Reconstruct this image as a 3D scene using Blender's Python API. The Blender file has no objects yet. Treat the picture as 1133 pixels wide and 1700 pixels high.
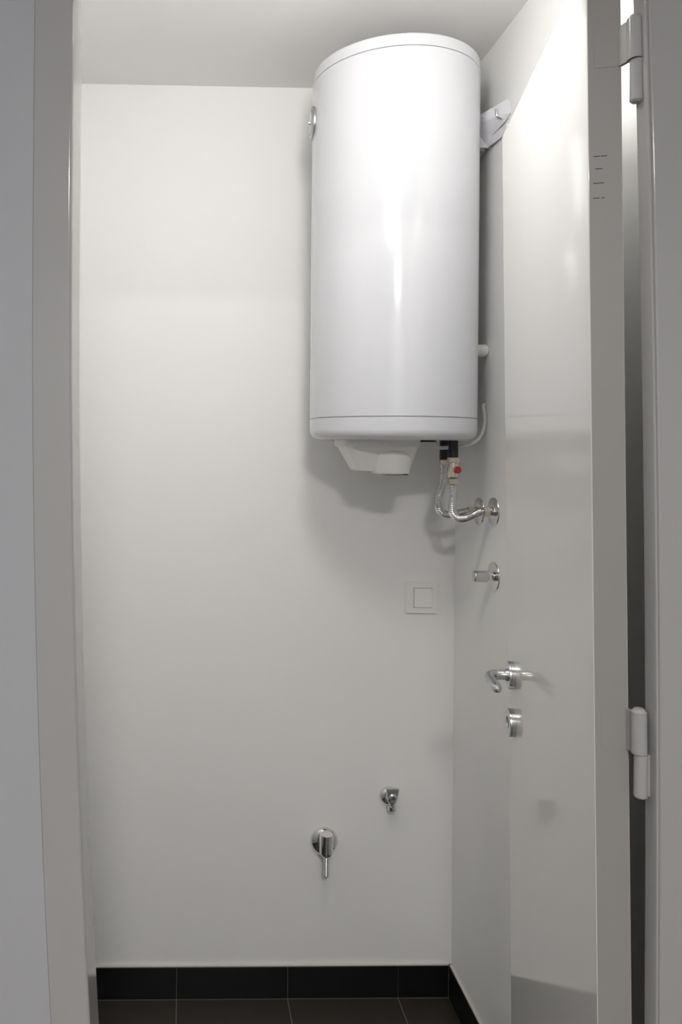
import bpy, bmesh, math, random
from mathutils import Vector, Matrix

S = bpy.context.scene
C = S.collection
random.seed(4)

# ------------------------------------------------------------------ camera
cam_d = bpy.data.cameras.new('camera')
cam = bpy.data.objects.new('camera', cam_d)
C.objects.link(cam)
FPX, PPX, PPY = 1300.0, 340.0, 742.0            # focal length and principal point in 1133x1700 pixels
cam_d.sensor_fit = 'AUTO'
cam_d.sensor_width = 36.0
cam_d.lens = FPX * 36.0 / 1700.0
cam_d.shift_x = (566.5 - PPX) / 1700.0
cam_d.shift_y = (PPY - 850.0) / 1700.0
cam_d.clip_start = 0.02
YAW, ROLL = math.radians(1.3), math.radians(0.5)
fw = Vector((math.sin(YAW), math.cos(YAW), 0))
rt = Vector((math.cos(YAW), -math.sin(YAW), 0))
up = Vector((0, 0, 1))
r2 = rt * math.cos(ROLL) + up * math.sin(ROLL)
u2 = up * math.cos(ROLL) - rt * math.sin(ROLL)
M = Matrix((r2, u2, -fw)).transposed().to_4x4()
M.translation = (0, 0, 1.493)
cam.matrix_world = M
S.camera = cam

# ------------------------------------------------------------------ world, exposure
w = bpy.data.worlds.new('world')
S.world = w
w.use_nodes = True
w.node_tree.nodes['Background'].inputs['Color'].default_value = (0.55, 0.62, 0.75, 1)
w.node_tree.nodes['Background'].inputs['Strength'].default_value = 0.02
S.view_settings.view_transform = 'Standard'
S.view_settings.look = 'None'
S.view_settings.gamma = 1
S.view_settings.use_curve_mapping = False
S.view_settings.exposure = 0.2
LAMP_STRENGTH = 34.0          # opal globe above the door, inside
HALL_STRENGTH = 128.0          # ceiling light in the hall, behind the camera

# ------------------------------------------------------------------ materials
def srgb(r, g, b):
    f = lambda c: (c / 12.92 if c <= 0.04045 else ((c + 0.055) / 1.055) ** 2.4)
    return (f(r / 255), f(g / 255), f(b / 255), 1)

def mat(name, col, rough=0.5, metal=0.0, vary=0.03, scale=8.0, bump=0.0, bscale=200.0, coat=0.0, spec=0.5, rvary=0.0):
    m = bpy.data.materials.new(name)
    m.use_nodes = True
    nt = m.node_tree
    b = nt.nodes['Principled BSDF']
    b.inputs['Roughness'].default_value = rough
    b.inputs['Metallic'].default_value = metal
    b.inputs['Specular IOR Level'].default_value = spec
    b.inputs['Coat Weight'].default_value = coat
    b.inputs['Coat Roughness'].default_value = 0.08
    tc = nt.nodes.new('ShaderNodeTexCoord')
    n = nt.nodes.new('ShaderNodeTexNoise')
    n.inputs['Scale'].default_value = scale
    n.inputs['Detail'].default_value = 4
    nt.links.new(tc.outputs['Object'], n.inputs['Vector'])
    mx = nt.nodes.new('ShaderNodeMix')
    mx.data_type = 'RGBA'
    a = [c * (1 - vary) for c in col[:3]] + [1]
    d = [min(1, c * (1 + vary)) for c in col[:3]] + [1]
    mx.inputs[6].default_value = a
    mx.inputs[7].default_value = d
    nt.links.new(n.outputs['Fac'], mx.inputs[0])
    nt.links.new(mx.outputs[2], b.inputs['Base Color'])
    if rvary:
        mr = nt.nodes.new('ShaderNodeMapRange')
        mr.inputs[3].default_value = max(0, rough - rvary)
        mr.inputs[4].default_value = rough + rvary
        nt.links.new(n.outputs['Fac'], mr.inputs[0])
        nt.links.new(mr.outputs[0], b.inputs['Roughness'])
    if bump:
        n2 = nt.nodes.new('ShaderNodeTexNoise')
        n2.inputs['Scale'].default_value = bscale
        n2.inputs['Detail'].default_value = 3
        nt.links.new(tc.outputs['Object'], n2.inputs['Vector'])
        bp = nt.nodes.new('ShaderNodeBump')
        bp.inputs['Strength'].default_value = bump
        bp.inputs['Distance'].default_value = 0.002
        nt.links.new(n2.outputs['Fac'], bp.inputs['Height'])
        nt.links.new(bp.outputs['Normal'], b.inputs['Normal'])
    return m

def emit(name, col, strength):
    m = bpy.data.materials.new(name)
    m.use_nodes = True
    b = m.node_tree.nodes['Principled BSDF']
    b.inputs['Base Color'].default_value = (0.9, 0.9, 0.9, 1)
    b.inputs['Emission Color'].default_value = col
    b.inputs['Emission Strength'].default_value = strength
    return m

MT = dict(
    wall=mat('wall_paint', (0.93, 0.927, 0.915, 1), 0.75, vary=0.008, scale=3, bump=0.06, bscale=90, spec=0.3),
    ceil=mat('ceiling_paint', (0.91, 0.903, 0.89, 1), 0.9, vary=0.008, scale=3, bump=0.05, bscale=80, spec=0.2),
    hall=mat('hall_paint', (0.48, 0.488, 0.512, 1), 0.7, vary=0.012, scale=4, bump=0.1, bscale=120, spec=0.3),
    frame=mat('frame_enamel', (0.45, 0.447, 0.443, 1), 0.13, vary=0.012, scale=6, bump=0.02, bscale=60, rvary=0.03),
    door=mat('door_enamel', (0.86, 0.855, 0.835, 1), 0.085, vary=0.008, scale=5, spec=0.4, rvary=0.01),
    edge=mat('door_edge_grey', (0.37, 0.36, 0.345, 1), 0.45, vary=0.03, scale=12),
    enamel=mat('heater_enamel', (0.68, 0.69, 0.72, 1), 0.13, vary=0.005, scale=4, coat=0.25),
    plastic=mat('white_plastic', (0.90, 0.895, 0.875, 1), 0.38, vary=0.01, scale=10),
    switch=mat('switch_plastic', (0.93, 0.925, 0.91, 1), 0.3, vary=0.005, scale=10),
    bracket=mat('bracket_enamel', (0.82, 0.82, 0.85, 1), 0.3, vary=0.01, scale=20),
    chrome=mat('chrome', (0.78, 0.78, 0.79, 1), 0.07, 1.0, vary=0.02, scale=30),
    steel=mat('brushed_steel', (0.62, 0.63, 0.65, 1), 0.25, 1.0, vary=0.05, scale=60, rvary=0.06),
    zinc=mat('zinc_plate', (0.50, 0.53, 0.55, 1), 0.33, 1.0, vary=0.08, scale=50),
    nickel=mat('nickel_brass', (0.70, 0.62, 0.53, 1), 0.28, 1.0, vary=0.05, scale=60),
    black=mat('black_plastic', (0.006, 0.007, 0.012, 1), 0.45, vary=0.1, scale=40),
    red=mat('red_plastic', (0.55, 0.035, 0.02, 1), 0.35, vary=0.08, scale=40),
    cable=mat('cable_sheath', (0.75, 0.74, 0.72, 1), 0.45, vary=0.03, scale=40),
    dark=mat('dark_gap', (0.02, 0.02, 0.02, 1), 0.8, vary=0.1),
    tile=mat('floor_tile', (0.034, 0.029, 0.0235, 1), 0.42, vary=0.25, scale=14, bump=0.08, bscale=120, rvary=0.06),
    skirt=mat('skirting_tile', (0.0045, 0.005, 0.006, 1), 0.36, vary=0.2, scale=14, bump=0.05, bscale=120, rvary=0.05),
    grout=mat('grout', (0.20, 0.19, 0.175, 1), 0.9, vary=0.15, scale=60),
    mortar=mat('white_mortar', (0.72, 0.68, 0.65, 1), 0.9, vary=0.06, scale=50),
    glass=mat('dial_glass', (0.5, 0.53, 0.55, 1), 0.12, vary=0.03),
    hallfloor=mat('hall_floor', (0.16, 0.12, 0.09, 1), 0.5, vary=0.2, scale=6),
    lampglow=emit('opal_globe', (1.0, 0.975, 0.94, 1), LAMP_STRENGTH),
    hallglow=emit('hall_diffuser', (1.0, 0.975, 0.94, 1), HALL_STRENGTH),
)

# ------------------------------------------------------------------ mesh helpers
def add_box(bm, x0, x1, y0, y1, z0, z1):
    v = [bm.verts.new((x, y, z)) for z in (z0, z1) for y in (y0, y1) for x in (x0, x1)]
    for f in ((0, 2, 3, 1), (4, 5, 7, 6), (0, 1, 5, 4), (2, 6, 7, 3), (0, 4, 6, 2), (1, 3, 7, 5)):
        bm.faces.new([v[i] for i in f])
    return v

def box_bm(x0, x1, y0, y1, z0, z1, bev=0.0, seg=2):
    bm = bmesh.new()
    add_box(bm, x0, x1, y0, y1, z0, z1)
    if bev:
        bmesh.ops.bevel(bm, geom=bm.edges[:], offset=bev, segments=seg, profile=0.5, affect='EDGES')
    return bm

def frame_of(axis):
    a = Vector(axis).normalized()
    h = Vector((0, 0, 1)) if abs(a.z) < 0.9 else Vector((1, 0, 0))
    p = a.cross(h).normalized()
    return a, p, p.cross(a).normalized()

def add_lathe(bm, origin, axis, prof, seg=32):
    """prof: list of (distance along axis, radius); radius 0 closes to a point"""
    a, p, q = frame_of(axis)
    o = Vector(origin)
    rings = []
    for t, r in prof:
        if r < 1e-6:
            rings.append([bm.verts.new(o + a * t)])
        else:
            rings.append([bm.verts.new(o + a * t + (p * math.cos(2 * math.pi * i / seg) + q * math.sin(2 * math.pi * i / seg)) * r) for i in range(seg)])
    for A, B in zip(rings, rings[1:]):
        for i in range(seg):
            j = (i + 1) % seg
            if len(A) == 1 and len(B) == 1:
                continue
            if len(A) == 1:
                bm.faces.new((A[0], B[j], B[i]))
            elif len(B) == 1:
                bm.faces.new((A[i], A[j], B[0]))
            else:
                bm.faces.new((A[i], A[j], B[j], B[i]))
    return bm

def lathe_bm(origin, axis, prof, seg=32):
    return add_lathe(bmesh.new(), origin, axis, prof, seg)

def catmull(pts, n=12):
    P = [Vector(p) for p in pts]
    P = [P[0] * 2 - P[1]] + P + [P[-1] * 2 - P[-2]]
    out = []
    for i in range(1, len(P) - 2):
        for k in range(n):
            t = k / n
            a, b, c, d = P[i - 1], P[i], P[i + 1], P[i + 2]
            out.append(0.5 * ((2 * b) + (c - a) * t + (2 * a - 5 * b + 4 * c - d) * t * t + (3 * b - a - 3 * c + d) * t ** 3))
    out.append(P[-2].copy())
    return out

def resample(path, step):
    out = [path[0].copy()]
    acc = 0.0
    for a, b in zip(path, path[1:]):
        L = (b - a).length
        if L < 1e-9:
            continue
        s = step - acc
        while s <= L:
            out.append(a.lerp(b, s / L))
            s += step
        acc = (acc + L) % step
    return out

def tube_bm(path, rad, seg=14, cap=True, sq=(1, 1)):
    """rad: float or function(index, n); parallel-transport frame"""
    bm = bmesh.new()
    n = len(path)
    T = [(path[min(i + 1, n - 1)] - path[max(i - 1, 0)]).normalized() for i in range(n)]
    a, p, q = frame_of(T[0])
    rings = []
    for i in range(n):
        p = (p - T[i] * p.dot(T[i])).normalized()
        q = T[i].cross(p)
        r = rad(i, n) if callable(rad) else rad
        rings.append([bm.verts.new(path[i] + p * math.cos(2 * math.pi * k / seg) * r * sq[0] + q * math.sin(2 * math.pi * k / seg) * r * sq[1]) for k in range(seg)])
    for A, B in zip(rings, rings[1:]):
        for k in range(seg):
            j = (k + 1) % seg
            bm.faces.new((A[k], A[j], B[j], B[k]))
    if cap:
        bm.faces.new(rings[0])
        bm.faces.new(rings[-1])
    return bm

def obj(name, bm, m, parent=None, smooth=True, angle=35):
    bmesh.ops.recalc_face_normals(bm, faces=bm.faces)
    me = bpy.data.meshes.new(name)
    bm.to_mesh(me)
    bm.free()
    me.materials.append(MT[m])
    if smooth:
        me.polygons.foreach_set('use_smooth', [True] * len(me.polygons))
        me.set_sharp_from_angle(angle=math.radians(angle))
    o = bpy.data.objects.new(name, me)
    C.objects.link(o)
    if parent is not None:
        o.parent = parent
    if smooth:
        wn = o.modifiers.new('weighted_normals', 'WEIGHTED_NORMAL')
        wn.keep_sharp = True
    return o

def shift(bm, d):
    bmesh.ops.translate(bm, verts=bm.verts, vec=Vector(d))
    return bm

def tag(o, label, cat=None, group=None, kind=None):
    o['label'] = label
    if cat:
        o['category'] = cat
    if group:
        o['group'] = group
    if kind:
        o['kind'] = kind
    return o

class Thing:
    """an Empty at the thing's base; parts are given in world coordinates"""
    def __init__(s, name, loc, label, cat, group=None, kind=None):
        s.o = bpy.data.objects.new(name, None)
        s.o.empty_display_size = 0.05
        C.objects.link(s.o)
        s.o.location = loc
        s.loc = Vector(loc)
        tag(s.o, label, cat, group, kind)
    def part(s, name, bm, m, parent=None, label=None, **k):
        shift(bm, -s.loc)
        o = obj(name, bm, m, parent or s.o, **k)
        if label:
            o['label'] = label
        return o

# ------------------------------------------------------------------ room dimensions (metres, camera above the origin)
YB, XW, XL, ZC = 2.124, 0.735, -0.45, 2.472      # back wall, right wall, left wall, ceiling
YF = 0.914                                        # hall face of the door frame
YI = 0.982                                        # room face of the partition
DTOP = 2.112

def bow_left(z):      # the old steel jambs are a little bowed and out of plumb
    z = max(z, 0.7)
    return 0.0335 * (1.75 - z) ** 2 if z < 1.75 else 0.0
def bow_right(z):
    z = max(z, 0.78)
    return 0.0065 - 0.0155 * (z - 0.78) ** 2

def bowed_prism(poly, zs, fn):
    bm = bmesh.new()
    rings = [[bm.verts.new((x + fn(z), y, z)) for x, y in poly] for z in zs]
    n = len(poly)
    for A, B in zip(rings, rings[1:]):
        for i in range(n):
            j = (i + 1) % n
            bm.faces.new((A[i], A[j], B[j], B[i]))
    bm.faces.new(rings[0])
    bm.faces.new(rings[-1])
    return bm

def struct(name, bm, m, label, cat, smooth=False):
    o = obj(name, bm, m, None, smooth=smooth)
    return tag(o, label, cat, kind='structure')

# ------------------------------------------------------------------ structure
struct('wall_back', box_bm(XL - 0.1, XW + 0.1, YB, YB + 0.1, -0.05, ZC + 0.05), 'wall',
       'smooth white painted back wall behind the water heater', 'wall')
struct('wall_right', box_bm(XW, XW + 0.1, 0.936, YB, -0.05, ZC + 0.05), 'wall',
       'white painted side wall carrying the heater and its pipes', 'wall')
struct('wall_left', box_bm(XL - 0.1, XL, YI, YB, -0.05, ZC + 0.05), 'wall',
       'white painted wall of the closet hidden by the left jamb', 'wall')
struct('ceiling', box_bm(XL - 0.1, XW + 0.1, 0.9, YB + 0.1, ZC, ZC + 0.1), 'ceil',
       'flat off-white ceiling over the water heater', 'ceiling')

# partition between hall and closet
ZS = [i * 0.1 for i in range(22)] + [DTOP + 0.05]
bm = bowed_prism([(-1.3, YF - 0.001), (-0.1813, YF - 0.001), (-0.1813, YI), (-1.3, YI)], ZS, bow_left)
add_box(bm, 0.612, 1.5, YF - 0.003, 0.936, 0, DTOP + 0.05)
add_box(bm, -1.3, 1.5, YF - 0.003, YI, DTOP + 0.05, ZC + 0.05)
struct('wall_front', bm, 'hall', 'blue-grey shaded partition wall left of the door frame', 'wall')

# hall behind the camera
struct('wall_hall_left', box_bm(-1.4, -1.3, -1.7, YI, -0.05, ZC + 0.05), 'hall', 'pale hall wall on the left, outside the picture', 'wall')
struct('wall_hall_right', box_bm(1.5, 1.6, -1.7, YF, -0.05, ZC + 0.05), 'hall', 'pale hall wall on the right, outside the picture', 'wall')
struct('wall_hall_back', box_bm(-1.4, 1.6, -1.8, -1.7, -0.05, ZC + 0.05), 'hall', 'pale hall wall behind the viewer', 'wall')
struct('ceiling_hall', box_bm(-1.4, 1.6, -1.8, 0.9, ZC, ZC + 0.1), 'ceil', 'pale ceiling of the hall above the viewer', 'ceiling')
struct('floor_hall', box_bm(-1.4, 1.6, -1.8, YF, -0.1, -0.001), 'hallfloor', 'brown floor of the hall below the viewer', 'floor')

# floor of dark tiles with recessed joints
TS = 0.301
GX = [XL] + [-0.015 + TS * k for k in range(-1, 3)] + [XW]
GY = [YF, 0.911 + 0.003 + TS * 1 - 0.0, YF + TS * 2, YF + TS * 3, YB - 0.009]
floor = struct('floor', box_bm(XL - 0.1, XW + 0.1, YF, YB + 0.1, -0.1, -0.0015), 'grout',
               'dark brown tiled floor with thin grey joints', 'floor')
for i in range(len(GX) - 1):
    for j in range(len(GY) - 1):
        x0, x1, y0, y1 = GX[i] + 0.0012, GX[i + 1] - 0.0012, GY[j] + 0.0012, GY[j + 1] - 0.0012
        if x1 - x0 < 0.02:
            continue
        obj('tile', box_bm(x0, x1, y0, y1, -0.012, 0.0, 0.0008, 1), 'tile', floor, smooth=False)

# black tile skirting
BH = 0.087
sk = tag(obj('baseboard_back', box_bm(XL, XW, YB - 0.003, YB, 0.0, BH - 0.001), 'grout', None, smooth=False),
         'row of black skirting tiles along the back wall', 'baseboard', kind='structure')
for i in range(len(GX) - 1):
    x0, x1 = GX[i] + 0.001, GX[i + 1] - 0.001
    if i == len(GX) - 2:
        x1 = XW - 0.0105
    obj('tile', box_bm(x0, x1, YB - 0.0095, YB - 0.001, 0.0015, BH, 0.0008, 1), 'skirt', sk, smooth=False)
obj('mortar_bead', box_bm(XL, XW - 0.0095, YB - 0.0075, YB - 0.0005, BH - 0.001, BH + 0.0035, 0.001, 1), 'mortar', sk)
sr = tag(obj('baseboard_right', box_bm(XW - 0.003, XW, 0.95, YB - 0.0095, 0.0, BH - 0.001), 'grout', None, smooth=False),
         'row of black skirting tiles running along the right wall', 'baseboard', kind='structure')
yy = YB - 0.0095
for k in range(4):
    y1 = yy - 0.001
    y0 = max(0.95, yy - TS + 0.001)
    obj('tile', box_bm(XW - 0.0095, XW - 0.001, y0, y1, 0.0015, BH, 0.0008, 1), 'skirt', sr, smooth=False)
    yy -= TS
obj('mortar_bead', box_bm(XW - 0.0075, XW - 0.0005, 0.95, YB - 0.0095, BH - 0.001, BH + 0.0035, 0.001, 1), 'mortar', sr)

# door frame
fr = Thing('trim_1', (0.2, YF, 0), 'grey-white enamelled door frame around the open door', 'door frame', kind='structure')
def arc(cx, cy, r, a0, a1, n=5):
    return [(cx + r * math.cos(math.radians(a0 + (a1 - a0) * i / n)), cy + r * math.sin(math.radians(a0 + (a1 - a0) * i / n))) for i in range(n + 1)]
r = 0.004
left = [(-0.1815, YI), (-0.1815, YF + 0.0006), (-0.1808, YF)] + arc(-0.1362 - r, YF + r, r, -90, 0) + arc(-0.1362 - 0.0015, 0.985 - 0.0015, 0.0015, 0, 90, 2) + [(-0.1815, 0.985)]
left = [p for i, p in enumerate(left) if i != 0]
fr.part('jamb', bowed_prism(left, ZS, bow_left), 'frame')
xr = 0.5555
right = [(xr, 0.9385), (xr, YF + 0.004), (xr + 0.0006, YF + 0.0022), (xr + 0.0022, YF + 0.0022), (xr + 0.0026, YF + 0.003), (xr + 0.0034, YF + 0.003)] + arc(xr + 0.0034 + 0.003, YF + 0.003, 0.003, 180, 270, 4) + [(xr + 0.06, YF), (xr + 0.06, 0.9385)]
jr = fr.part('jamb', bowed_prism(right, ZS, bow_right), 'frame')
fr.part('head_jamb', box_bm(-0.18, 0.60, YF, 0.985, DTOP, DTOP + 0.052, 0.003), 'frame')

# ------------------------------------------------------------------ door
TH = math.radians(12.06)
DW, DT, LEAN = 0.555, 0.0395, 0.018
PX, PY = 0.502 + LEAN * 1.3, 0.95
door = bpy.data.objects.new('door_1', None)
C.objects.link(door)
door.location = (PX, PY, 0.008)
door.rotation_euler = (0, -LEAN, -TH)
tag(door, 'white enamelled door standing open against the right wall', 'door', kind='structure')
DH = 2.09
leaf = obj('leaf', box_bm(0, DT, 0, DW, 0, DH, 0.0012, 2), 'door', door)
obj('edge_band', box_bm(0.0010, DT - 0.0010, -0.0006, 0.0004, 0.001, DH - 0.001), 'edge', door, smooth=False)  # thin strip over the hinge edge, darker grey than the leaf
# four short dark marks scored into the hinge edge
for z, segs in ((1.8555, ((0.006, 0.0135), (0.0145, 0.0215))), (1.840, ((0.008, 0.016),)), (1.8224, ((0.0055, 0.0175),)), (1.804, ((0.005, 0.0125), (0.0150, 0.0185)))):
    for x0, x1 in segs:
        obj('score_mark', box_bm(x0, x1, -0.0009, 0.001, z - 0.0084, z - 0.0076), 'dark', door, smooth=False)
# lever handle, on the face turned to the room
HY, HZ = DW - 0.055, 1.0735 - 0.008
dh = bpy.data.objects.new('door_handle', None)
C.objects.link(dh)
dh.parent = door
dh['label'] = 'brushed steel lever handle on a round rose'
rose_prof = [(0, 0.0), (0, 0.0255), (0.0062, 0.0255), (0.0066, 0.0248), (0.0070, 0.0255), (0.0100, 0.0252), (0.0112, 0.0235), (0.0112, 0.0)]
obj('rose', lathe_bm((0, HY, HZ), (-1, 0, 0), rose_prof, 40), 'steel', dh)
lev = catmull([(-0.008, HY, HZ), (-0.026, HY, HZ), (-0.037, HY - 0.003, HZ), (-0.0438, HY - 0.014, HZ - 0.0008), (-0.0450, HY - 0.032, HZ - 0.0012), (-0.0445, HY - 0.065, HZ - 0.0006), (-0.0435, HY - 0.098, HZ)], 8)
obj('lever', tube_bm(lev, lambda i, n: 0.0092 * (1.0 if i < n - 5 else (0.98, 0.93, 0.82, 0.6, 0.25)[i - (n - 5)]), 20), 'steel', dh)
obj('neck_ring', lathe_bm((-0.0112, HY, HZ), (-1, 0, 0), [(0, 0.0), (0, 0.0112), (0.003, 0.0112), (0.003, 0.0)], 24), 'steel', dh)
kz = 0.9855 - 0.008
kr = obj('keyhole_rose', lathe_bm((0, HY, kz), (-1, 0, 0), rose_prof[:-1] + [(0.0112, 0.0115), (0.0095, 0.0105), (0.0095, 0.0)], 40), 'steel', door)
kr['label'] = 'round steel keyhole rose below the lever'
bm = lathe_bm((-0.0096, HY, kz + 0.003), (-1, 0, 0), [(0, 0.0), (0, 0.0042), (0.0003, 0.0042), (0.0003, 0.0)], 16)
add_box(bm, -0.0099, -0.0096, HY - 0.0018, HY + 0.0018, kz - 0.0095, kz)
obj('keyhole', bm, 'dark', kr, smooth=False)
# latch and strike on the far edge
obj('latch_plate', box_bm(0.009, 0.031, DW - 0.0005, DW + 0.0012, HZ - 0.12, HZ + 0.10, 0.0005, 1), 'steel', door)

def to_door(p):
    m = Matrix.Translation(door.location) @ door.rotation_euler.to_matrix().to_4x4()
    return m.inverted() @ Vector(p)
# two hinges: the upper half turns with the door, the lower half is fixed to the jamb
for (hx, zt, zm, zb) in ((0.5365, 2.0167, 1.9637, 1.9121), (0.5490, 1.1816, 1.1272, 1.0734)):
    t = to_door((hx, 0.932, zm + 0.001))
    hr = 0.0088
    hl = zt - zm
    h = obj('hinge', lathe_bm(t, (0, 0, 1), [(0, 0), (0, hr), (hl - 0.004, hr), (hl - 0.0022, hr * 0.78), (hl, hr * 0.62), (hl + 0.0005, 0)], 24), 'frame', door)
    # plate lying on the hinge edge, with its wing to the knuckle
    bm = bmesh.new()
    y_in, y_out = -0.0012, 0.0004
    pl = [(0.008, y_out), (0.008, y_in), (DT - 0.004, y_in), (t.x - 0.002, t.y - hr + 0.0004), (t.x + 0.002, t.y - hr + 0.0026), (DT + 0.001, y_out), ]
    lo = [bm.verts.new((x, y, t.z)) for x, y in pl]
    hi = [bm.verts.new((x, y, t.z + hl - 0.005)) for x, y in pl]
    for i in range(len(pl)):
        j = (i + 1) % len(pl)
        bm.faces.new((lo[i], lo[j], hi[j], hi[i]))
    bm.faces.new(lo)
    bm.faces.new(hi)
    obj('hinge_leaf', bm, 'edge', h, angle=25)
    # fixed half
    bm = lathe_bm((hx + 0.002, 0.932, zm), (0, 0, -1), [(0, 0), (0, hr - 0.0012), (zm - zb - 0.003, hr - 0.0012), (zm - zb - 0.0008, hr * 0.6), (zm - zb, 0)], 24)
    add_box(bm, hx + 0.002, xr + bow_right(zm) + 0.003, 0.929, 0.9385, zb + 0.004, zm)
    fr.part('hinge_pin_half', bm, 'frame')

# ------------------------------------------------------------------ water heater
HX, HYc, HR = 0.4908, 1.868, 0.195
wh = Thing('water_heater', (HX, HYc, 1.512), 'tall white cylindrical electric water heater hung under the ceiling', 'water heater')
wh.part('tank_shell', lathe_bm((HX, HYc, 0), (0, 0, 1), [(1.5635, HR - 0.006), (1.5635, HR - 0.0006), (1.5641, HR), (2.3604, HR), (2.361, HR - 0.0006), (2.361, HR - 0.006)], 128), 'enamel')
wh.part('seam_core', lathe_bm((HX, HYc, 0), (0, 0, 1), [(1.55, 0), (1.55, HR - 0.004), (2.372, HR - 0.004), (2.372, 0)], 96), 'enamel')
def rnd(cz, cr, rad, a0, a1, n=7):
    return [(cz + rad * math.sin(math.radians(a0 + (a1 - a0) * i / n)), cr + rad * math.cos(math.radians(a0 + (a1 - a0) * i / n))) for i in range(n + 1)]
top = [(2.3628, HR - 0.006), (2.3628, HR - 0.0006), (2.3634, HR)] + rnd(2.3905 - 0.006, HR - 0.0065, 0.006, 0, 90) + [(2.396, HR * 0.6), (2.398, 0)]
wh.part('top_cap', lathe_bm((HX, HYc, 0), (0, 0, 1), top, 128), 'enamel')
bot = [(1.5613, HR - 0.006), (1.5613, HR - 0.0006), (1.5607, HR)] + rnd(1.512 + 0.023, HR - 0.0235, 0.023, 0, -90, 9) + [(1.5125, HR * 0.80), (1.517, HR * 0.77), (1.5175, 0)]
wh.part('bottom_cap', lathe_bm((HX, HYc, 0), (0, 0, 1), bot, 128), 'enamel')

# terminal cover under the tank: a tapered tray with an oval bulge
def loft(rects, nround=5):
    """stack of rounded rectangles (cx, cy, hx, hy, r, z)"""
    bm = bmesh.new()
    rings = []
    for cx, cy, hx, hy, r, z in rects:
        pts = []
        for sx, sy, a0 in ((1, 1, 0), (-1, 1, 90), (-1, -1, 180), (1, -1, 270)):
            for i in range(nround + 1):
                a = math.radians(a0 + 90 * i / nround)
                pts.append((cx + sx * (hx - r) + r * math.cos(a), cy + sy * (hy - r) + r * math.sin(a), z))
        rings.append([bm.verts.new(p) for p in pts])
    n = len(rings[0])
    for A, B in zip(rings, rings[1:]):
        for i in range(n):
            j = (i + 1) % n
            bm.faces.new((A[i], A[j], B[j], B[i]))
    bm.faces.new(rings[0])
    bm.faces.new(rings[-1])
    return bm
ccx, ccy = 0.4526, 1.862
cov = wh.part('terminal_cover', loft([(ccx, ccy, 0.0895, 0.074, 0.02, 1.5150), (ccx, ccy, 0.0895, 0.074, 0.02, 1.4985), (ccx + 0.001, ccy, 0.0845, 0.069, 0.02, 1.4965),
                                      (ccx + 0.0075, ccy, 0.064, 0.050, 0.018, 1.445), (ccx + 0.008, ccy, 0.061, 0.047, 0.016, 1.441)]), 'plastic', label='off-white plastic terminal cover')
bulge = bmesh.new()
add_lathe(bulge, (0.4800, 1.835, 1.4335), (0, 0, 1), [(0, 0), (0, 0.041), (0.003, 0.0445), (0.040, 0.050), (0.052, 0.046), (0.058, 0.034), (0.060, 0)], 40)
wh.part('bulge', bulge, 'plastic', cov)
wh.part('dark_strip', box_bm(0.462, 0.512, 1.8, 1.86, 1.4318, 1.4338), 'dark', cov, smooth=False)  # thin dark strip along the underside of the bulge
wh.part('gasket', lathe_bm((0.545, 1.862, 1.5095), (0, 0, 1), [(0, 0), (0, 0.05), (0.009, 0.05), (0.009, 0)], 40), 'black')

# thermometer on the front of the tank, seen edge-on
tz, tx = 2.272, HX - HR
th = wh.part('thermometer', lathe_bm((tx + 0.004, HYc + 0.006, tz), (-1, 0, 0), [(0, 0), (0, 0.036), (0.003, 0.0385), (0.0075, 0.0385), (0.0095, 0.036), (0.0118, 0.0325), (0.0105, 0.0300), (0.0105, 0)], 48), 'zinc', label='round metal thermometer dial')
wh.part('needle_hub', lathe_bm((tx - 0.0065, HYc + 0.006, tz), (-1, 0, 0), [(0, 0), (0, 0.005), (0.0045, 0.0045), (0.0055, 0)], 20), 'chrome', th)
wh.part('dial_window', lathe_bm((tx - 0.0066, HYc + 0.006, tz), (-1, 0, 0), [(0, 0), (0, 0.0285), (0.001, 0.0285), (0.0014, 0)], 40), 'glass', th)

# sheet steel wall bracket on the back of the tank
bk = bmesh.new()
pts = dict(a=(0.690, 1.876, 2.2935), b=(0.715, 1.8306, 2.2991), c=(0.7335, 1.7821, 2.3000), d=(0.7335, 1.7733, 2.2625), e=(0.7325, 1.7967, 2.2549),
           f=(0.692, 1.882, 2.2785), g=(0.718, 1.8174, 2.2717), h=(0.704, 1.888, 2.2584), i=(0.725, 1.8621, 2.2444), j=(0.7335, 1.7944, 2.2484),
           k=(0.7335, 1.7939, 2.2245), l=(0.725, 1.8842, 2.2260), m=(0.704, 1.8872, 2.2255), n=(0.688, 1.880, 2.2103), o=(0.686, 1.885, 2.25))
V = {k: bk.verts.new(p) for k, p in pts.items()}
for f in ('abgf', 'bcdg', 'dge', 'fgih', 'gei', 'hilm', 'ijkl', 'ohmn'):
    bk.faces.new([V[c] for c in f])
bmesh.ops.recalc_face_normals(bk, faces=bk.faces)
# far mirrored half of the bracket, so that it spans the tank axis
geo = bmesh.ops.duplicate(bk, geom=bk.verts[:] + bk.edges[:] + bk.faces[:])
for v in [g for g in geo['geom'] if isinstance(g, bmesh.types.BMVert)]:
    v.co.y = 2 * 1.895 - v.co.y
brk = wh.part('wall_bracket', bk, 'bracket', smooth=False, label='folded white steel wall bracket')
sm = brk.modifiers.new('thickness', 'SOLIDIFY')
sm.thickness = 0.0022
sm.offset = 0
wh.part('web_plate', box_bm(0.676, 0.734, 1.890, 1.900, 2.228, 2.290, 0.002), 'bracket', brk)
hook = catmull([(0.735, 1.803, 2.262), (0.724, 1.8035, 2.263), (0.7150, 1.8040, 2.268), (0.7125, 1.8045, 2.2765), (0.7135, 1.8055, 2.284)], 6)
wh.part('hook_bolt', tube_bm(hook, 0.0028, 12), 'chrome', brk, label='bright hooked bolt')
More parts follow.
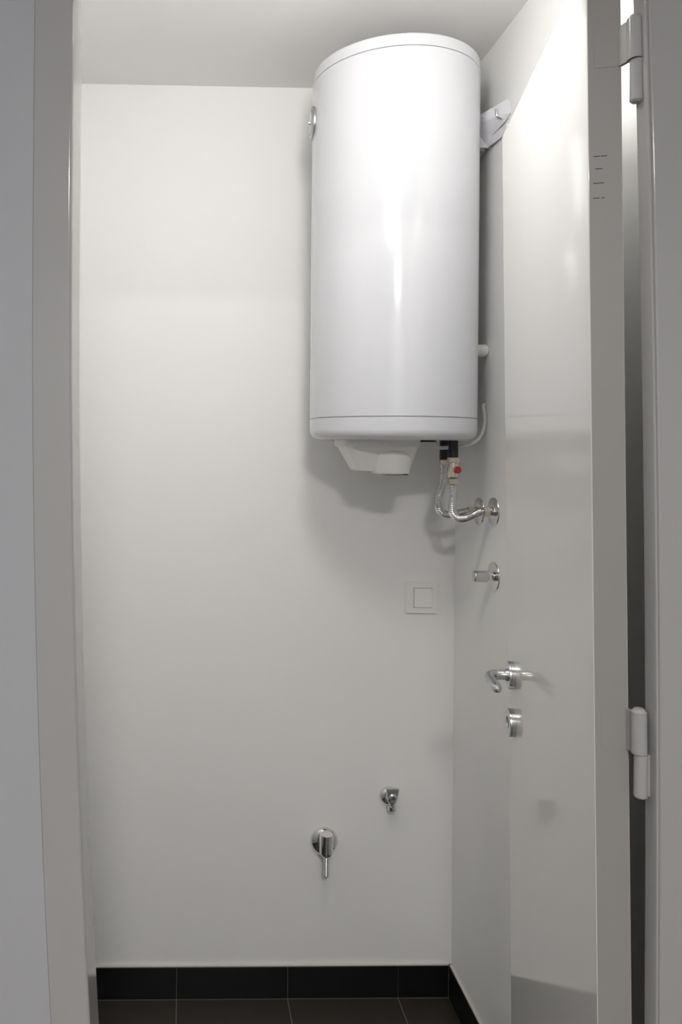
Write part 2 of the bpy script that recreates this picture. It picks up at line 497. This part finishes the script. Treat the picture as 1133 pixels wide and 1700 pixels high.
wh.part('wall_spacer', lathe_bm((0.68, 1.905, 1.735), (1, 0, 0), [(0, 0), (0, 0.0152), (0.048, 0.0152), (0.0525, 0.0135), (0.054, 0.0115), (0.054, 0)], 28), 'plastic', label='white plastic spacer peg')

# water connections under the tank
for (ix, iy, zb, rr) in ((0.6224, 1.815, 1.4613, 0.0112), (0.6338, 1.915, 1.4672, 0.0108)):
    wh.part('inlet_sleeve', lathe_bm((ix, iy, zb), (0, 0, 1), [(0, 0), (0, rr), (1.5185 - zb, rr), (1.5185 - zb, 0)], 28), 'black', label='black insulating sleeve')
# power cable from under the tank up to the wall
pc = catmull([(0.7345, 1.915, 1.6035), (0.7262, 1.905, 1.5985), (0.7275, 1.90, 1.5756), (0.7278, 1.90, 1.5565), (0.7186, 1.89, 1.5341), (0.7031, 1.88, 1.5160), (0.6805, 1.872, 1.5050), (0.6586, 1.872, 1.5005), (0.632, 1.893, 1.4965), (0.617, 1.897, 1.4965), (0.604, 1.893, 1.503), (0.598, 1.89, 1.5185)], 8)
wh.part('power_cable', tube_bm(pc, 0.0046, 12), 'cable', label='white power cable looping up to the wall')

# ------------------------------------------------------------------ safety valve with red knob
sv = Thing('safety_valve', (0.6228, 1.815, 1.4109), 'nickel safety valve with a red button under the heater', 'valve')
def hexn(c, axis, L, r, bev=0.001):
    return lathe_bm(c, axis, [(0, 0), (0, r - bev), (bev, r), (L - bev, r), (L, r - bev), (L, 0)], 6)
sv.part('collar_nut', hexn((0.6227, 1.815, 1.4610), (0, 0, 1), 0.0125, 0.0138), 'nickel', smooth=False)
body = sv.part('valve_body', lathe_bm((0.6227, 1.815, 1.4265), (0, 0, 1), [(0, 0), (0, 0.0108), (0.002, 0.0122), (0.033, 0.0122), (0.0345, 0.0115), (0.0345, 0)], 28), 'nickel')
sv.part('lower_nut', hexn((0.6229, 1.815, 1.4105), (0, 0, 1), 0.0142, 0.0122), 'nickel', smooth=False)
sv.part('thread_gap', lathe_bm((0.6229, 1.815, 1.4245), (0, 0, 1), [(0, 0), (0, 0.0095), (0.0025, 0.0095), (0.0025, 0)], 20), 'black')
kd = Vector((0.14, -0.985, 0.0)).normalized()
kc = Vector((0.6262, 1.809, 1.4447))
kb = sv.part('knob_boss', lathe_bm(kc, kd, [(0, 0), (0, 0.0095), (0.0092, 0.0095), (0.0092, 0)], 24), 'nickel')
sv.part('red_knob', lathe_bm(kc, kd, [(0.008, 0), (0.008, 0.0082), (0.0125, 0.0082), (0.0142, 0.0066), (0.0146, 0)], 24), 'red', kb, label='round red button')

# ------------------------------------------------------------------ corrugated hoses
def hose(name, pts, label, r0):
    path = resample(catmull(pts, 16), 0.00115)
    t = Thing(name, pts[-1], label, 'hose', 'flexible hoses below the heater')
    t.part('corrugated_tube', tube_bm(path, lambda i, n: r0 * (1.0 + 0.15 * math.sin(i * math.pi / 2 + 0.4)), 16), 'chrome')
    return t
nh = [(0.6230, 1.815, 1.4145), (0.6230, 1.815, 1.3855), (0.6212, 1.816, 1.3629), (0.6242, 1.82, 1.3429), (0.6375, 1.826, 1.3310), (0.6575, 1.834, 1.3300), (0.6804, 1.843, 1.3372), (0.7000, 1.852, 1.3435), (0.7130, 1.8535, 1.3445)]
fh = [(0.6338, 1.915, 1.4585), (0.6330, 1.915, 1.4269), (0.6293, 1.916, 1.4001), (0.6222, 1.918, 1.3732), (0.6216, 1.92, 1.3488), (0.6339, 1.927, 1.3345), (0.6563, 1.936, 1.3292), (0.6802, 1.943, 1.3328), (0.7000, 1.947, 1.3370), (0.7125, 1.947, 1.3378)]
h1 = hose('flexible_hose', nh, 'shiny corrugated metal hose hanging from the red-button safety valve', 0.0086)
h1.part('union_nut', hexn((0.7075, 1.8535, 1.3445), (1, 0, 0), 0.0150, 0.0128), 'nickel', smooth=False)
h2 = hose('flexible_hose', fh, 'corrugated metal hose behind, joined straight to the black sleeve', 0.0084)
h2.part('union_nut', hexn((0.7055, 1.947, 1.3378), (1, 0, 0), 0.0150, 0.0128), 'nickel', smooth=False)
h2.part('union_nut', hexn((0.6338, 1.915, 1.4535), (0, 0, 1), 0.0132, 0.0118), 'nickel', smooth=False)

# ------------------------------------------------------------------ wall outlets for the hoses
def rosette(c, axis, R, h=0.007):
    return lathe_bm(c, axis, [(0, 0), (0, R), (0.0016, R), (0.0032, R * 0.97), (h * 0.72, R * 0.72), (h, R * 0.40), (h, 0)], 48)
for (oy, oz, lab) in ((1.8535, 1.3445, 'round chrome pipe outlet nearest the door, fed by the front hose'), (1.947, 1.3378, 'round chrome pipe outlet farther from the door, fed by the back hose')):
    o = Thing('pipe_outlet', (XW, oy, oz), lab, 'pipe outlet', 'chrome pipe outlets on the right wall')
    o.part('wall_rosette', rosette((XW, oy, oz), (-1, 0, 0), 0.0345), 'chrome')
    o.part('pipe_stub', lathe_bm((XW - 0.004, oy, oz), (-1, 0, 0), [(0, 0), (0, 0.0105), (0.010, 0.0105), (0.011, 0.0095), (0.0135, 0.0095), (0.0135, 0)], 28), 'chrome')

# ------------------------------------------------------------------ stop valve below
st = Thing('stop_valve', (XW, 1.849, 1.1905), 'chrome concealed stop valve with cylindrical handle below the hoses', 'valve')
st.part('wall_rosette', rosette((XW, 1.849, 1.1905), (-1, 0, 0), 0.0350), 'chrome')
st.part('neck', lathe_bm((XW - 0.005, 1.849, 1.1905), (-1, 0, 0), [(0, 0), (0, 0.0115), (0.006, 0.0098), (0.013, 0.0098), (0.013, 0)], 28), 'chrome')
st.part('handle', lathe_bm((XW - 0.0165, 1.849, 1.1905), (-1, 0, 0), [(0, 0), (0, 0.0120), (0.0015, 0.0138), (0.031, 0.0132), (0.0325, 0.0128), (0.0335, 0.0118), (0.0335, 0)], 32), 'steel')

# ------------------------------------------------------------------ light switch
sw = Thing('light_switch', (0.6415, YB, 1.088), 'square white light switch on the back wall', 'light switch')
bm = box_bm(0.5990, 0.6840, YB - 0.0085, YB, 1.0455, 1.1305, 0.0018, 2)
sw.part('frame_plate', bm, 'switch')
sw.part('recess', box_bm(0.6205, 0.6705, YB - 0.0088, YB - 0.004, 1.0615, 1.1145), 'dark', smooth=False)
bm = box_bm(0.6212, 0.6698, YB - 0.0125, YB - 0.006, 1.0625, 1.1138, 0.0012, 2)
for v in bm.verts:
    if v.co.y < YB - 0.009:
        v.co.y += (v.co.z - 1.088) * 0.045
sw.part('rocker', bm, 'switch')

# ------------------------------------------------------------------ washing machine tap
ax, az = 0.5585, 0.546
tp = Thing('angle_valve', (ax, YB, az), 'small chrome appliance tap, the upper of two on the back wall', 'tap')
tp.part('wall_rosette', lathe_bm((ax, YB, az), (0, -1, 0), [(0, 0), (0, 0.0262), (0.002, 0.0262), (0.009, 0.0235), (0.015, 0.0165), (0.0165, 0.010), (0.0165, 0)], 36), 'chrome')
tb = tp.part('valve_body', lathe_bm((ax - 0.001, YB - 0.014, az + 0.008), (0, -1, 0), [(0, 0), (0, 0.0100), (0.014, 0.0105), (0.016, 0.0130), (0.030, 0.0130), (0.033, 0.0105), (0.033, 0)], 28), 'chrome')
tp.part('outlet', lathe_bm((ax, YB - 0.037, az + 0.006), (0, 0, -1), [(0, 0), (0, 0.0092), (0.0150, 0.0092), (0.0156, 0.0116), (0.0275, 0.0116), (0.029, 0.0102), (0.029, 0.0070), (0.024, 0.0070), (0.024, 0)], 24), 'chrome')
hd = box_bm(0.5400, 0.5705, YB - 0.058, YB - 0.0465, 0.5625, 0.5888, 0.0024, 2)
for v in hd.verts:      # the grip widens upwards
    k = (v.co.z - 0.5625) / 0.0263
    v.co.x = 0.5552 + (v.co.x - 0.5552) * (0.84 + 0.30 * k)
hh = tp.part('handle', hd, 'steel')
tp.part('handle_hub', lathe_bm((0.5555, YB - 0.045, 0.5640), (0, -1, 0), [(0, 0), (0, 0.0125), (0.013, 0.0120), (0.0165, 0.0085), (0.0165, 0)], 24), 'steel', hh)
tp.part('handle_screw', lathe_bm((0.5562, YB - 0.0612, 0.5655), (0, -1, 0), [(0, 0), (0, 0.0032), (0.0014, 0.0028), (0.0015, 0)], 14), 'dark', hh)

# ------------------------------------------------------------------ waste hose connector
bx, bz = 0.3830, 0.4233
wc = Thing('drain_connector', (bx, YB, bz), 'chrome drain connector with ribbed spout, the lower of two on the back wall', 'drain connector')
wc.part('wall_rosette', lathe_bm((bx, YB, bz), (0, -1, 0), [(0, 0), (0, 0.0385), (0.002, 0.0385), (0.008, 0.0360), (0.014, 0.0300), (0.0185, 0.0210), (0.020, 0.012), (0.020, 0)], 48), 'chrome')
wc.part('neck', lathe_bm((bx - 0.002, YB - 0.014, bz + 0.010), (0, -1, 0), [(0, 0), (0, 0.0125), (0.033, 0.0125), (0.033, 0)], 28), 'chrome')
cx_, cy_ = 0.3797, YB - 0.052
wc.part('trap_body', lathe_bm((cx_, cy_, 0.4105), (0, 0, 1), [(0, 0), (0, 0.0125), (0.004, 0.0165), (0.010, 0.0182), (0.0560, 0.0182), (0.0572, 0.0174), (0.0572, 0)], 36), 'chrome')
wc.part('body_lid', lathe_bm((cx_, cy_, 0.4670), (0, 0, 1), [(0, 0), (0, 0.0172), (0.0016, 0.0165), (0.0022, 0.0040), (0.0016, 0.0015), (0.0016, 0)], 32), 'mortar')
prof = [(0, 0)]
for k in range(10):
    t0 = k * 0.0056
    prof += [(t0, 0.0060), (t0 + 0.0038, 0.0080), (t0 + 0.0044, 0.0060)]
prof += [(0.0575, 0.0060), (0.0575, 0.0045), (0.053, 0.0045), (0.053, 0)]
wc.part('ribbed_spout', lathe_bm((cx_, cy_, 0.4125), (0, 0, -1), prof, 20), 'steel')

# ------------------------------------------------------------------ lamps
lx, lz = 0.222, 2.265
lm = Thing('wall_lamp', (lx, YI, lz), 'oval opal bulkhead lamp above the door, inside the closet', 'lamp')
def oval(prof, rx, rz):
    bm = lathe_bm((0, 0, 0), (0, 1, 0), prof, 40)
    for v in bm.verts:
        v.co = Vector((lx + v.co.x * rx, YI + v.co.y, lz + v.co.z * rz))
    return bm
lm.part('base_plate', oval([(0, 0), (0, 1.0), (0.012, 1.0), (0.016, 0.96), (0.016, 0)], 0.098, 0.138), 'plastic')
lm.part('globe', oval([(0.0155, 0), (0.0155, 0.93)] + [(0.0155 + 0.070 * math.sin(math.radians(t)), 0.93 * math.cos(math.radians(t))) for t in range(8, 90, 8)] + [(0.0855, 0)], 0.098, 0.138), 'lampglow')
qx, qy = 0.06, -1.07
hl = Thing('ceiling_light', (qx, qy, ZC), 'round ceiling light in the hall behind the viewer', 'lamp')
hl.part('rim', lathe_bm((qx, qy, ZC), (0, 0, -1), [(0, 0), (0, 0.186), (0.012, 0.183), (0.012, 0.172), (0.006, 0.172), (0.006, 0)], 40), 'steel')
hl.part('diffuser', lathe_bm((qx, qy, ZC - 0.006), (0, 0, -1), [(0, 0), (0, 0.170), (0.005, 0.160), (0.008, 0.0)], 40), 'hallglow')
